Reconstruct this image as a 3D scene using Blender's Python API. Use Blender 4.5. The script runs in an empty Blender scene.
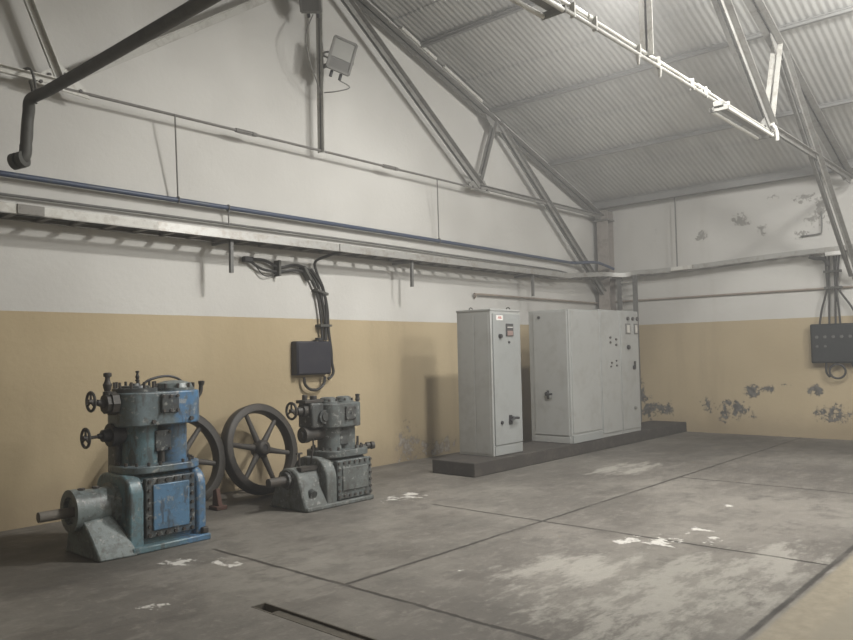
import bpy, bmesh, math, random
from mathutils import Vector as V, Matrix
random.seed(7)
PI = math.pi
COL = bpy.context.scene.collection

# ------------------------------------------------------------------ node helpers
class Sk:
    """a socket with arithmetic"""
    def __init__(s, nt, so): s.nt, s.so = nt, so
    def __add__(s, o): return mth(s.nt, 'ADD', s, o)
    def __radd__(s, o): return mth(s.nt, 'ADD', s, o)
    def __sub__(s, o): return mth(s.nt, 'SUBTRACT', s, o)
    def __rsub__(s, o): return mth(s.nt, 'SUBTRACT', o, s)
    def __mul__(s, o): return mth(s.nt, 'MULTIPLY', s, o)
    def __rmul__(s, o): return mth(s.nt, 'MULTIPLY', s, o)
    def min(s, o): return mth(s.nt, 'MINIMUM', s, o)
    def max(s, o): return mth(s.nt, 'MAXIMUM', s, o)
    def abs(s): return mth(s.nt, 'ABSOLUTE', s, 0)
    def clamp(s):
        r = mth(s.nt, 'ADD', s, 0.0); r.so.node.use_clamp = True; return r

def mth(nt, op, a, b):
    n = nt.nodes.new('ShaderNodeMath'); n.operation = op
    for i, v in enumerate((a, b)):
        if isinstance(v, Sk): nt.links.new(v.so, n.inputs[i])
        else: n.inputs[i].default_value = v
    return Sk(nt, n.outputs[0])

class Mat:
    def __init__(s, name):
        s.m = bpy.data.materials.new(name); s.m.use_nodes = True
        s.nt = s.m.node_tree; s.b = s.nt.nodes['Principled BSDF']
        s.tc = s.nt.nodes.new('ShaderNodeTexCoord')
        g = s.nt.nodes.new('ShaderNodeNewGeometry'); s.pos = g.outputs['Position']
        s.obj = s.tc.outputs['Object']
    def xyz(s):
        n = s.nt.nodes.new('ShaderNodeSeparateXYZ'); s.nt.links.new(s.pos, n.inputs[0])
        return [Sk(s.nt, n.outputs[i]) for i in range(3)]
    def noise(s, scale, detail=4, rough=.55, vec=None, stretch=None, dist=0):
        n = s.nt.nodes.new('ShaderNodeTexNoise')
        n.inputs['Scale'].default_value = scale; n.inputs['Detail'].default_value = detail
        n.inputs['Roughness'].default_value = rough; n.inputs['Distortion'].default_value = dist
        v = vec or s.pos
        if stretch:
            mp = s.nt.nodes.new('ShaderNodeMapping'); mp.inputs['Scale'].default_value = stretch
            s.nt.links.new(v, mp.inputs[0]); v = mp.outputs[0]
        s.nt.links.new(v, n.inputs['Vector'])
        return Sk(s.nt, n.outputs['Fac'])
    def step(s, x, a, b):
        n = s.nt.nodes.new('ShaderNodeMapRange'); n.interpolation_type = 'SMOOTHSTEP'
        s.nt.links.new(x.so, n.inputs['Value'])
        n.inputs['From Min'].default_value = a; n.inputs['From Max'].default_value = b
        return Sk(s.nt, n.outputs[0])
    def mix(s, f, a, b):
        n = s.nt.nodes.new('ShaderNodeMix'); n.data_type = 'RGBA'
        if isinstance(f, Sk): s.nt.links.new(f.so, n.inputs[0])
        else: n.inputs[0].default_value = f
        for i, c in ((6, a), (7, b)):
            if isinstance(c, Sk): s.nt.links.new(c.so, n.inputs[i])
            else: n.inputs[i].default_value = (*c, 1)
        return Sk(s.nt, n.outputs[2])
    def ells(s, u, v, lst):
        """1 - min elliptical distance over a list of (u, v, ru, rv)"""
        d = None
        for (u0, v0, ru, rv) in lst:
            a = (u - u0) * (1 / ru); b = (v - v0) * (1 / rv)
            e = a * a + b * b
            d = e if d is None else d.min(e)
        return 1.0 - d
    def bump(s, h, strength=.3, dist=.02):
        n = s.nt.nodes.new('ShaderNodeBump'); n.inputs['Strength'].default_value = strength
        n.inputs['Distance'].default_value = dist
        s.nt.links.new(h.so, n.inputs['Height']); s.nt.links.new(n.outputs[0], s.b.inputs['Normal'])
    def out(s, col, rough=.7, metal=0., spec=.5):
        if isinstance(col, Sk): s.nt.links.new(col.so, s.b.inputs['Base Color'])
        else: s.b.inputs['Base Color'].default_value = (*col, 1)
        if isinstance(rough, Sk): s.nt.links.new(rough.so, s.b.inputs['Roughness'])
        else: s.b.inputs['Roughness'].default_value = rough
        s.b.inputs['Metallic'].default_value = metal
        s.b.inputs['Specular IOR Level'].default_value = spec
        return s.m

def worn(name, base, dirt, amt=.5, scale=9, rough=.55, metal=0., bump=.15, spec=.4, lo=.45, hi=.7):
    m = Mat(name)
    n = m.noise(scale, 6, .65); n2 = m.noise(scale * 4, 4, .6)
    f = m.step(n + (n2 - .5) * .35, lo, hi) * amt
    m.bump(n2, bump, .006)
    return m.out(m.mix(f, base, dirt), rough, metal, spec)

def srgb(r, g, b):
    f = lambda c: (c / 255 / 12.92) if c / 255 <= .04045 else ((c / 255 + .055) / 1.055) ** 2.4
    return (f(r), f(g), f(b))

# ------------------------------------------------------------------ materials
def mat_wall(name, axis, patches_low, patches_high, bare=((.085, .083, .078), (.155, .15, .14))):
    m = Mat(name); x, y, z = m.xyz(); u = x if axis == 'x' else y
    nb = m.noise(.55, 3, .5); nm = m.noise(2.6, 5, .6); nf = m.noise(14, 5, .65)
    ns = m.noise(1.6, 4, .6, stretch=(1, 1, .16))
    white = m.mix(m.step(nb, .35, .7), (.50, .492, .470), (.575, .568, .545))
    white = m.mix(m.step(ns, .56, .8) * .30, white, (.42, .40, .36))
    white = m.mix(m.step(nm + (nf - .5) * .3, .66, .74) * .25, white, (.45, .43, .40))
    och = m.mix(m.step(nb, .3, .7), (.385, .312, .200), (.455, .375, .248))
    och = m.mix(m.step(ns, .5, .8) * .35, och, (.27, .21, .135))
    och = m.mix(m.step(nf, .62, .75) * .15, och, (.24, .19, .13))
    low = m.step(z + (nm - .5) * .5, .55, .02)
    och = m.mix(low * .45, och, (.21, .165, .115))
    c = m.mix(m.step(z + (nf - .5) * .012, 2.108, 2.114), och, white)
    pk = m.noise(5.5, 7, .72) * .65 + m.noise(17, 5, .7) * .35
    if patches_low:
        e = m.ells(u, z, patches_low)
        e = e.max(-2.0); q = e + (pk - .5) * 16
        pm = m.step(q, .75, 1.0)
        edge = m.step(q, .2, .8)
        c = m.mix(edge * .5, c, (.13, .11, .09)); c = m.mix(pm, c, m.mix(m.step(nf, .4, .6), *bare))
    if patches_high:
        e = m.ells(u, z, patches_high)
        pm = m.step(e.max(-2.0) + (pk - .5) * 16, .7, 1.1)
        c = m.mix(pm * .8, c, (.20, .19, .175))
    sp = m.step(nf * .5 + m.noise(38, 4, .7) * .5, .60, .68)
    c = m.mix(sp * .35, c, (.24, .22, .19))
    m.bump(nf * .4 + nm * .8, .4, .02)
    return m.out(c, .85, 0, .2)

M = {}
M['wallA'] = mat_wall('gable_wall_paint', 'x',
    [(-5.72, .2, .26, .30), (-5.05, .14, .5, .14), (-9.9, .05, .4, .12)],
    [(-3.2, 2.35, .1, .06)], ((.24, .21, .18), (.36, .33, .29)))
M['wallB'] = mat_wall('side_wall_paint', 'y',
    [(-2.70, .45, .34, .20), (-3.06, .80, .15, .12), (-3.33, .86, .13, .09), (-2.20, .55, .13, .16), (-1.15, .42, .42, .16),
     (-4.10, .82, .14, .12), (-4.42, .42, .26, .16), (-.8, .6, .25, .3), (-3.6, .92, .12, .05)],
    [(-4.30, 3.92, .28, .26), (-4.15, 4.2, .3, .1), (-3.35, 3.75, .1, .1), (-3.0, 4.0, .2, .12), (-2.2, 3.8, .15, .1), (-1.25, 3.95, .09, .22), (-3.7, 4.35, .2, .08), (-4.0, 3.6, .2, .08)])
M['wall'] = mat_wall('plain_wall_paint', 'x', [], [])

def mat_floor():
    m = Mat('stained_concrete'); x, y, z = m.xyz()
    nb = m.noise(.45, 4, .55); nm = m.noise(1.9, 6, .62); nf = m.noise(11, 6, .7); ng = m.noise(60, 3, .6)
    c = m.mix(m.step(nb + (nm - .5) * .7, .38, .64), (0.111, 0.102, 0.0902), (0.195, 0.182, 0.161))
    c = m.mix(m.step(nm, .47, .62) * .55, c, (0.0839, 0.0776, 0.0692))
    st = m.noise(3.2, 7, .72, stretch=(.6, 1.5, 1))
    c = m.mix(m.step(st, .52, .64) * .45, c, (0.0721, 0.0673, 0.0602))
    c = m.mix(m.step(st, .46, .36) * .4, c, (0.24, 0.225, 0.201))
    c = m.mix(m.step(nf, .52, .68) * .45, c, (0.229, 0.213, 0.19))
    # darker floor near the machines, along the walls
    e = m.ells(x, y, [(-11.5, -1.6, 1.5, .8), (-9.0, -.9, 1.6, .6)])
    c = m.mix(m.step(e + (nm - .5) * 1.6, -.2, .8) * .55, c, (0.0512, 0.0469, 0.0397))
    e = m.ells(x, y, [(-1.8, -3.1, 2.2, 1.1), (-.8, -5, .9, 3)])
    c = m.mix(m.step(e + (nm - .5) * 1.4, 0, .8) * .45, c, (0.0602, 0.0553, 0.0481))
    # pale worn zone, brightened further to paint the lamp's pool of light
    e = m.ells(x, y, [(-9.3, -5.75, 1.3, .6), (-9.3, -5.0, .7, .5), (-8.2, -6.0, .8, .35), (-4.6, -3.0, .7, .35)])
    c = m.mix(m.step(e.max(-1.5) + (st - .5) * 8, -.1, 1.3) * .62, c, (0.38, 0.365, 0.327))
    # kerb band and yellowish floor beyond the long joint
    ln = (nf - .5) * .03
    c = m.mix(m.step(y + ln, -6.40, -6.44), c, m.mix(m.step(nf, .3, .7), (0.205, 0.179, 0.133), (0.266, 0.232, 0.175)))
    c = m.mix(m.step(y + ln, -6.62, -6.68) * .8, c, m.mix(m.step(nm, .3, .7), (0.19, 0.167, 0.125), (0.236, 0.213, 0.167)))
    # joints
    def line(d, w): return m.step(d.abs() + (nf - .5) * .02, w, w * .35)
    def box(v, a, b): return m.step(v, a - .05, a + .05) * m.step(v, b + .05, b - .05)
    wob = (nm - .5) * .05
    j = line(y - (-3.88) + wob, .026) * box(x, -10.55, 0.3)
    j = j.max(line(x - (-4.89) + wob, .026) * box(y, -9, -3.88))
    j = j.max(line(x - (-8.0) + wob, .026) * box(y, -6.36, -2.5))
    j = j.max(line(x - (-10.52) + wob, .026) * box(y, -9, -2.25))
    j = j.max(line(y - (-6.37), .03) * box(x, -13, .3))
    c = m.mix(j * (m.step(nm, .35, .5) * .35 + .55), c, (0.0266, 0.0228, 0.0198))
    # spilled white paint
    e = m.ells(x, y, [(-8.06, -5.10, .25, .17), (-7.50, -5.18, .16, .12), (-7.75, -5.42, .16, .09), (-8.2, -4.85, .2, .12),
                      (-10.93, -2.40, .16, .20), (-10.70, -2.75, .10, .2), (-7.9, -1.95, .4, .22), (-11.6, -3.2, .12, .12), (-9.75, -4.3, .05, .03), (-6.3, -5.0, .1, .06)])
    c = m.mix(m.step(e.max(-1.6) + (m.noise(7, 8, .7, stretch=(1.2, .8, 1)) - .5) * 9, .75, 1.15) * .7, c, (.66, .645, .61))
    c = m.mix(m.step(ng, .72, .8) * .3, c, (.06, .055, .05))
    m.bump(nf * .5 + nm - j * .8, .35, .02)
    r = m.step(nm, .2, .8) * .25 + .55
    return m.out(c, r, 0, .35)
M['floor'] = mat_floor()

def mat_roof():
    m = Mat('fibre_cement_sheet'); x, y, z = m.xyz()
    nb = m.noise(.7, 4, .6); nf = m.noise(9, 5, .6); ns = m.noise(2.2, 4, .6, stretch=(.25, 2, .25))
    c = m.mix(m.step(nb, .3, .7), (.38, .38, .37), (.46, .46, .445))
    c = m.mix(m.step(ns, .5, .75) * .4, c, (.22, .22, .212))
    c = m.mix(m.step(nf, .6, .75) * .2, c, (.36, .36, .33))
    m.bump(nf, .2, .01)
    return m.out(c, .9, 0, .15)
M['roof'] = mat_roof()
M['purlin'] = worn('grey_purlin', (.21, .21, .205), (.165, .165, .16), .5, 4, .85)
M['truss'] = worn('dull_grey_steel_paint', (.225, .222, .210), (.13, .115, .10), .6, 5, .6)
M['trussm'] = worn('light_grey_steel_paint', (.40, .395, .37), (.22, .20, .175), .5, 6, .55)
M['trussw'] = worn('pale_steel_paint', (.56, .555, .52), (.32, .29, .25), .5, 6, .5)
M['column'] = worn('pinkish_grey_column_paint', (.34, .31, .285), (.20, .17, .15), .6, 4, .65)
M['galv'] = worn('galvanised_steel', (.37, .37, .355), (.25, .22, .19), .7, 6, .42, .35)
M['galvd'] = worn('dirty_galvanised_steel', (.20, .19, .175), (.11, .10, .09), .7, 7, .55, .2)
M['bluepipe'] = worn('blue_pipe_paint', (.050, .068, .115), (.085, .095, .105), .6, 5, .45)
M['darkpipe'] = worn('dark_grey_pipe', (.075, .075, .068), (.045, .042, .038), .6, 6, .6)
M['thinpipe'] = worn('thin_pipe_steel', (.14, .14, .135), (.08, .075, .07), .6, 6, .55)
M['brownpipe'] = worn('brownish_conduit', (.30, .255, .215), (.18, .14, .11), .6, 6, .6)
M['wire'] = worn('bare_rod', (.17, .165, .155), (.10, .09, .08), .5, 20, .5)
M['cab'] = worn('light_grey_enamel', (.315, .322, .316), (.25, .246, .235), .6, 2.2, .42, bump=.02)
M['cabw'] = worn('dimmed_door_enamel', (.27, .282, .281), (.22, .226, .222), .5, 2.5, .4, bump=.02)  # body enamel again, darkened to offset the light on the front
M['plinth'] = worn('dirty_dark_concrete', (.040, .035, .031), (.075, .066, .056), .7, 7, .9, bump=.5)
M['black'] = worn('black_plastic', (.022, .022, .024), (.05, .05, .05), .4, 20, .5)
M['boxA'] = worn('blue_black_enamel', (.020, .020, .030), (.034, .034, .04), .5, 6, .5)
M['boxB'] = worn('grey_black_enamel', (.014, .017, .019), (.028, .032, .032), .5, 6, .5)
M['cable'] = worn('black_cable', (.028, .027, .026), (.05, .048, .045), .5, 15, .55)
M['glass_meter'] = worn('meter_face', (.50, .49, .46), (.40, .38, .35), .4, 30, .25)
M['screen'] = worn('dark_display', (.05, .05, .052), (.10, .09, .09), .3, 30, .25)
M['redpanel'] = worn('reddish_grey_keypad', (.24, .17, .155), (.17, .12, .11), .4, 40, .4)
M['red'] = Mat('red_lettering').out((.42, .10, .085), .6)
M['label'] = Mat('white_label').out((.68, .67, .65), .45)
M['iron'] = worn('dark_cast_iron', (.040, .037, .033), (.066, .053, .043), .6, 8, .55, bump=.3)
M['ironl'] = worn('greyish_cast_iron', (.060, .056, .051), (.078, .06, .045), .6, 8, .6, bump=.3)
M['shaft'] = worn('dull_brown_grey_steel', (.13, .118, .10), (.09, .07, .055), .6, 9, .7)
M['channel'] = worn('brownish_channel_steel', (.075, .066, .052), (.12, .105, .085), .6, 12, .8)
M['rust'] = worn('rusty_iron', (.085, .043, .032), (.05, .034, .028), .7, 10, .8, bump=.4)
M['lampgrey'] = worn('grey_lamp_housing', (.17, .168, .158), (.11, .105, .10), .5, 8, .5)
M['lampglass'] = Mat('dusty_lamp_glass').out((.30, .30, .285), .25)
M['lampdark'] = worn('lamp_reflector_shade', (.12, .118, .112), (.09, .09, .085), .4, 10, .5)
M['tube'] = Mat('unlit_fluorescent_tube').out((.58, .58, .55), .5)
M['fixture'] = worn('grey_fixture_enamel', (.19, .19, .178), (.15, .14, .125), .5, 6, .8)
M['bolt'] = worn('dark_bolt_steel', (.055, .052, .05), (.10, .08, .06), .5, 30, .5)

def paint_machine(name, xsplit, cl, cr, dirt, rough=.38):
    m = Mat(name); x, y, z = m.xyz()
    n = m.noise(7, 7, .7); nf = m.noise(30, 6, .7); nb = m.noise(2.6, 5, .65); ng = m.noise(16, 6, .7)
    c = m.mix(m.step(x + (n - .5) * .5, xsplit - .06, xsplit + .06), cl, cr)
    c = m.mix(m.step(n + (nf - .5) * .5, .47, .57) * .6, c, dirt)
    c = m.mix(m.step(nb + (ng - .5) * .6, .50, .60) * .45, c, tuple(v * .5 for v in cl))
    c = m.mix(m.step(ng + (nf - .5) * .5, .585, .635) * .6, c, (.33, .335, .32))
    c = m.mix(m.step(m.noise(13, 5, .65, stretch=(1, 1, .25)), .55, .63) * .6, c, (.045, .04, .036))
    c = m.mix(m.step(nf, .60, .66) * .4, c, (.05, .045, .04))
    m.bump(nf * .6 + n, .4, .006)
    return m.out(c, rough, 0, .45)
M['m1'] = paint_machine('worn_blue_paint', -10.62, (.122, .160, .176), (.068, .165, .30), (.092, .108, .114))
M['m1b'] = paint_machine('blue_green_paint', -10.62, (.105, .178, .205), (.072, .165, .285), (.088, .108, .116))
M['m1d'] = paint_machine('bright_blue_door_paint', -12.0, (.085, .18, .29), (.082, .178, .295), (.075, .13, .19))
M['m1h'] = paint_machine('grey_green_housing_paint', -9, (.155, .185, .186), (.155, .182, .182), (.075, .08, .078))
M['m1s'] = paint_machine('dark_blue_grey_paint', -10.62, (.062, .072, .076), (.055, .085, .115), (.05, .05, .05))
M['m2'] = paint_machine('faded_grey_green_paint', -12, (.098, .112, .110), (.095, .11, .11), (.062, .062, .058), .55)
M['m2l'] = paint_machine('faded_pale_grey_green_paint', -12, (.13, .142, .136), (.13, .145, .142), (.075, .072, .065), .6)
M['m2d'] = paint_machine('dark_grey_green_paint', -12, (.060, .066, .064), (.058, .064, .064), (.042, .038, .034), .6)

# ------------------------------------------------------------------ mesh helpers
def bm(): return bmesh.new()
def basis_z(d):
    d = V(d).normalized(); up = V((0, 0, 1)) if abs(d.z) < .95 else V((1, 0, 0))
    a = up.cross(d).normalized(); b = d.cross(a); return a, b, d
def quad(b, vs):
    try: b.faces.new(vs)
    except ValueError: pass
def box(b, lo, hi, rot=None, piv=None):
    r = bmesh.ops.create_cube(b, size=1); c = (V(lo) + V(hi)) / 2; s = V(hi) - V(lo)
    for v in r['verts']:
        v.co = V((v.co.x * s.x, v.co.y * s.y, v.co.z * s.z)) + c
        if rot is not None: p = V(piv) if piv is not None else c; v.co = rot @ (v.co - p) + p
    return b
def rings(b, rs, closed=False, caps=True):
    n = len(rs[0]); vv = [[b.verts.new(p) for p in r] for r in rs]
    m = len(vv)
    for i in range(m - (0 if closed else 1)):
        A, B = vv[i], vv[(i + 1) % m]
        for k in range(n): quad(b, (A[k], A[(k + 1) % n], B[(k + 1) % n], B[k]))
    if caps and not closed:
        quad(b, vv[0][::-1]); quad(b, vv[-1])
    return b
def circ(c, a, bb, r, n): return [V(c) + a * (r * math.cos(2 * PI * k / n)) + bb * (r * math.sin(2 * PI * k / n)) for k in range(n)]
def cyl(b, p, q, r, r2=None, n=20):
    p, q = V(p), V(q); a, bb, d = basis_z(q - p)
    return rings(b, [circ(p, a, bb, r, n), circ(q, a, bb, r if r2 is None else r2, n)])
def lathe(b, p, d, prof, n=20):
    """prof: list of (distance along d, radius)"""
    a, bb, d = basis_z(d); return rings(b, [circ(V(p) + d * t, a, bb, max(r, 1e-4), n) for t, r in prof])
def spline(pts, sub=5):
    P = [V(p) for p in pts]; out = []
    for i in range(len(P) - 1):
        p0 = P[max(i - 1, 0)]; p1 = P[i]; p2 = P[i + 1]; p3 = P[min(i + 2, len(P) - 1)]
        for k in range(sub):
            t = k / sub
            out.append(.5 * ((2 * p1) + (p2 - p0) * t + (2 * p0 - 5 * p1 + 4 * p2 - p3) * t * t + (3 * p1 - p0 - 3 * p2 + p3) * t ** 3))
    out.append(P[-1]); return out
def tube(b, pts, r, n=10, sub=5, closed=False):
    P = spline(pts, sub) if sub > 1 else [V(p) for p in pts]
    if closed: P = P[:-1]
    m = len(P); rs = []
    a = None
    for i in range(m):
        if closed: t = P[(i + 1) % m] - P[i - 1]
        else: t = P[min(i + 1, m - 1)] - P[max(i - 1, 0)]
        t = t.normalized()
        if a is None: a, bb, _ = basis_z(t)
        a = (a - t * a.dot(t)).normalized(); bb = t.cross(a)
        rs.append(circ(P[i], a, bb, r, n))
    return rings(b, rs, closed)
def torus(b, c, d, R, r, N=32, n=10, sx=1., a0=0):
    a, bb, d = basis_z(d); rs = []
    for k in range(N):
        t = 2 * PI * k / N; e = a * math.cos(t) + bb * math.sin(t)
        rs.append(circ(V(c) + e * R, e, d, r, n))
    return rings(b, rs, True)
def prism(b, prof, f, t0, t1):
    """prof: 2D outline; f(u, v, t) -> point"""
    return rings(b, [[V(f(u, v, t0)) for u, v in prof], [V(f(u, v, t1)) for u, v in prof]])
def bar(b, p, q, w, h, side):
    """rectangular bar from p to q, width w along side, height h across"""
    p, q = V(p), V(q); d = (q - p).normalized(); s = V(side); s = (s - d * s.dot(d)).normalized(); u = d.cross(s)
    o = [s * (w / 2 * i) + u * (h / 2 * j) for i, j in ((-1, -1), (1, -1), (1, 1), (-1, 1))]
    return rings(b, [[p + k for k in o], [q + k for k in o]])
def angle_pair(b, p, q, leg, t, gap, flip=1):
    """two steel angles back to back with a gap (y is the truss normal)"""
    p, q = V(p), V(q); d = (q - p).normalized(); y = V((0, 1, 0)); u = d.cross(y).normalized() * flip
    if u.z < 0: u = -u
    u = u * flip
    for s in (-1, 1):
        o1 = y * s * (gap / 2 + t / 2); bar(b, p + o1, q + o1, t, leg, y)
        o2 = y * s * (gap / 2 + leg / 2) + u * (leg / 2 - t / 2); bar(b, p + o2, q + o2, leg, t, y)
    return b
def stadium(cx, cy, L, Wd, n=10, r=None):
    """outline of length L (x) and depth Wd (y) with rounded ends of radius r"""
    r = Wd / 2 if r is None else r; pts = []
    for (sx, sy, a0) in ((1, 1, 0), (-1, 1, PI / 2), (-1, -1, PI), (1, -1, 1.5 * PI)):
        ox, oy = cx + sx * (L / 2 - r), cy + sy * (Wd / 2 - r)
        for k in range(n + 1):
            a = a0 + PI / 2 * k / n; pts.append((ox + r * math.cos(a), oy + r * math.sin(a)))
    return pts

ORG = {}
def origin(o):
    v = V((0, 0, 0))
    while o is not None: v = v + o.location; o = o.parent
    return v
def obj(name, b, mat, parent=None, bevel=0, smooth=35, seg=2, loc=None):
    """one mesh object; geometry is given in world coordinates"""
    bmesh.ops.remove_doubles(b, verts=b.verts, dist=1e-5)
    bmesh.ops.recalc_face_normals(b, faces=b.faces)
    org = origin(parent) if parent else V((0, 0, 0))
    if loc is not None: org = V(loc)
    me = bpy.data.meshes.new(name)
    for v in b.verts: v.co -= org
    b.to_mesh(me); b.free()
    me.materials.append(mat)
    if smooth:
        for p in me.polygons: p.use_smooth = True
        me.set_sharp_from_angle(angle=math.radians(smooth))
    o = bpy.data.objects.new(name, me); COL.objects.link(o)
    if parent: o.parent = parent
    if loc is not None: o.location = V(loc) - (origin(parent) if parent else V((0, 0, 0)))
    if bevel:
        m = o.modifiers.new('bevel', 'BEVEL'); m.width = bevel; m.segments = seg; m.limit_method = 'ANGLE'; m.angle_limit = math.radians(40)
    return o
def thing(name, label, cat, loc, group=None, rot=None):
    o = bpy.data.objects.new(name, None); COL.objects.link(o); o.location = loc
    o.empty_display_size = .1
    if rot: o.rotation_euler = rot
    return tag(o, label, cat, group)
def tag(o, label, cat, group=None):
    o['label'] = label; o['category'] = cat
    if group: o['group'] = group
    return o
def struct(o, label=None):
    o['kind'] = 'structure'
    if label: o['label'] = label
    return o
def share(src, loc, parent):
    """another instance of a small part (shared mesh) at a world position"""
    c = src.copy(); COL.objects.link(c); c.parent = parent; c.location = V(loc) - origin(parent); return c
def bolts(name, pts, d, parent, r=.014, h=.014, mat=None):
    first = None
    for p in pts:
        if first is None:
            b = bm(); cyl(b, V(p), V(p) + V(d).normalized() * h, r, n=6)
            first = obj(name, b, mat or M['bolt'], parent, smooth=0, loc=p)
        else: share(first, p, parent)

# ------------------------------------------------------------------ dimensions
XB, XC, XM = .30, -15.30, -7.5          # side walls and ridge
YB = -13.8                              # wall behind the camera
SL = .338                               # roof slope
def zr(x): return 4.62 + SL * (XB - x if x > XM else x - XC)

# ------------------------------------------------------------------ the shell
def gable(b, y0, y1):
    prof = [(XC - .2, -.2), (XB + .2, -.2), (XB + .2, 4.6), (XM, zr(XM)), (XC - .2, 4.6)]
    return prism(b, prof, lambda u, v, t: (u, t, v), y0, y1)
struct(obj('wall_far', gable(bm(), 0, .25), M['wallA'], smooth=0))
struct(obj('wall_near', gable(bm(), YB - .25, YB), M['wall'], smooth=0))
struct(obj('wall_right', box(bm(), (XB, YB, -.2), (XB + .25, 0, 4.60)), M['wallB'], smooth=0))
struct(obj('wall_left', box(bm(), (XC - .25, YB, -.2), (XC, 0, 4.60)), M['wall'], smooth=0))

# floor, with the open channel cut out of it
b = bm()
TX0, TX1, TY0, TY1 = -11.20, -11.10, -5.9, -3.76
xs = [XC, TX0, TX1, XB]; ys = [YB, TY0, TY1, 0]
for i in range(3):
    for j in range(3):
        if i == 1 and j == 1: continue
        quad(b, [b.verts.new(p) for p in ((xs[i], ys[j], 0), (xs[i + 1], ys[j], 0), (xs[i + 1], ys[j + 1], 0), (xs[i], ys[j + 1], 0))])
for (p, q) in (((TX0, TY0), (TX0, TY1)), ((TX0, TY1), (TX1, TY1)), ((TX1, TY1), (TX1, TY0)), ((TX1, TY0), (TX0, TY0))):
    quad(b, [b.verts.new(v) for v in ((*p, 0), (*q, 0), (*q, -.05), (*p, -.05))])
quad(b, [b.verts.new(v) for v in ((TX0, TY0, -.05), (TX1, TY0, -.05), (TX1, TY1, -.05), (TX0, TY1, -.05))])
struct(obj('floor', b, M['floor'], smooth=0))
b = bm()
for x in (TX0, TX1):
    box(b, (x - .006, TY0, -.049), (x + .006, TY1, .002))
box(b, (TX0 - .006, TY1 - .006, -.049), (TX1 + .006, TY1 + .006, .002))
box(b, (TX0 + .006, TY0, -.049), (TX1 - .006, TY1 - .16, -.012))
tag(obj('channel_edging', b, M['channel'], smooth=0), 'dark steel lining of the shallow floor channel at the bottom of the photo', 'floor channel')

# corrugated roof, rows of lapped sheets on both slopes
b = bm(); PER, AMP = .09, .0034; ny = int(-YB / (PER / 6))
for side in (1, -1):
    x_e = XB + .35 if side == 1 else XC - .35
    L = abs(x_e - XM); rows = 5
    for r in range(rows):
        d0 = L * r / rows - (.12 if r else 0); d1 = L * (r + 1) / rows
        A = []; B = []
        for k in range(ny + 1):
            y = .2 + (YB - .4) * k / ny; w = AMP * math.sin(2 * PI * y / PER)
            xa = x_e - side * d0; xb = x_e - side * d1
            za = zr(XB) + SL * (d0 - .35) + .03 + w + .02; zb = zr(XB) + SL * (d1 - .35) + .03 + w
            A.append(b.verts.new((xa, y, za))); B.append(b.verts.new((xb, y, zb)))
        for k in range(ny): b.faces.new((A[k], A[k + 1], B[k + 1], B[k]))
struct(obj('ceiling', b, M['roof'], smooth=60), 'corrugated grey fibre cement roof sheets')
for i, (x, w) in enumerate([(.05, .14), (-1.6, .055), (-3.45, .055), (-5.3, .055), (-7.2, .055), (-7.8, .055), (-9.7, .055), (-11.55, .055), (-13.4, .055), (-15.05, .14)]):
    z = zr(x); b = bm()
    box(b, (x - .03, YB, z - w), (x + .03, -.002, z - .005)); box(b, (x - .05, YB, z - .018), (x + .05, -.002, z - .004))
    struct(obj('trim_%d' % (i + 1), b, M['purlin'], smooth=0), 'grey purlin under the roof sheets')
# pale strips along the top of the gable wall
for i, (x0, x1) in enumerate([(-5.75, -4.95), (-4.75, -3.75)]):
    b = bm(); bar(b, (x0, -.05, zr(x0) - .03), (x1, -.05, zr(x1) - .03), .09, .05, (0, 1, 0))
    struct(obj('trim_%d' % (20 + i), b, M['trussw'], smooth=0), 'pale strip between gable wall and roof')

# plinth
b = bm(); box(b, (-6.38, -1.80, 0), (XB, -1.07, .185))
struct(obj('trim_30', b, M['plinth'], bevel=.012), 'dark concrete plinth under the cabinets')

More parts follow.
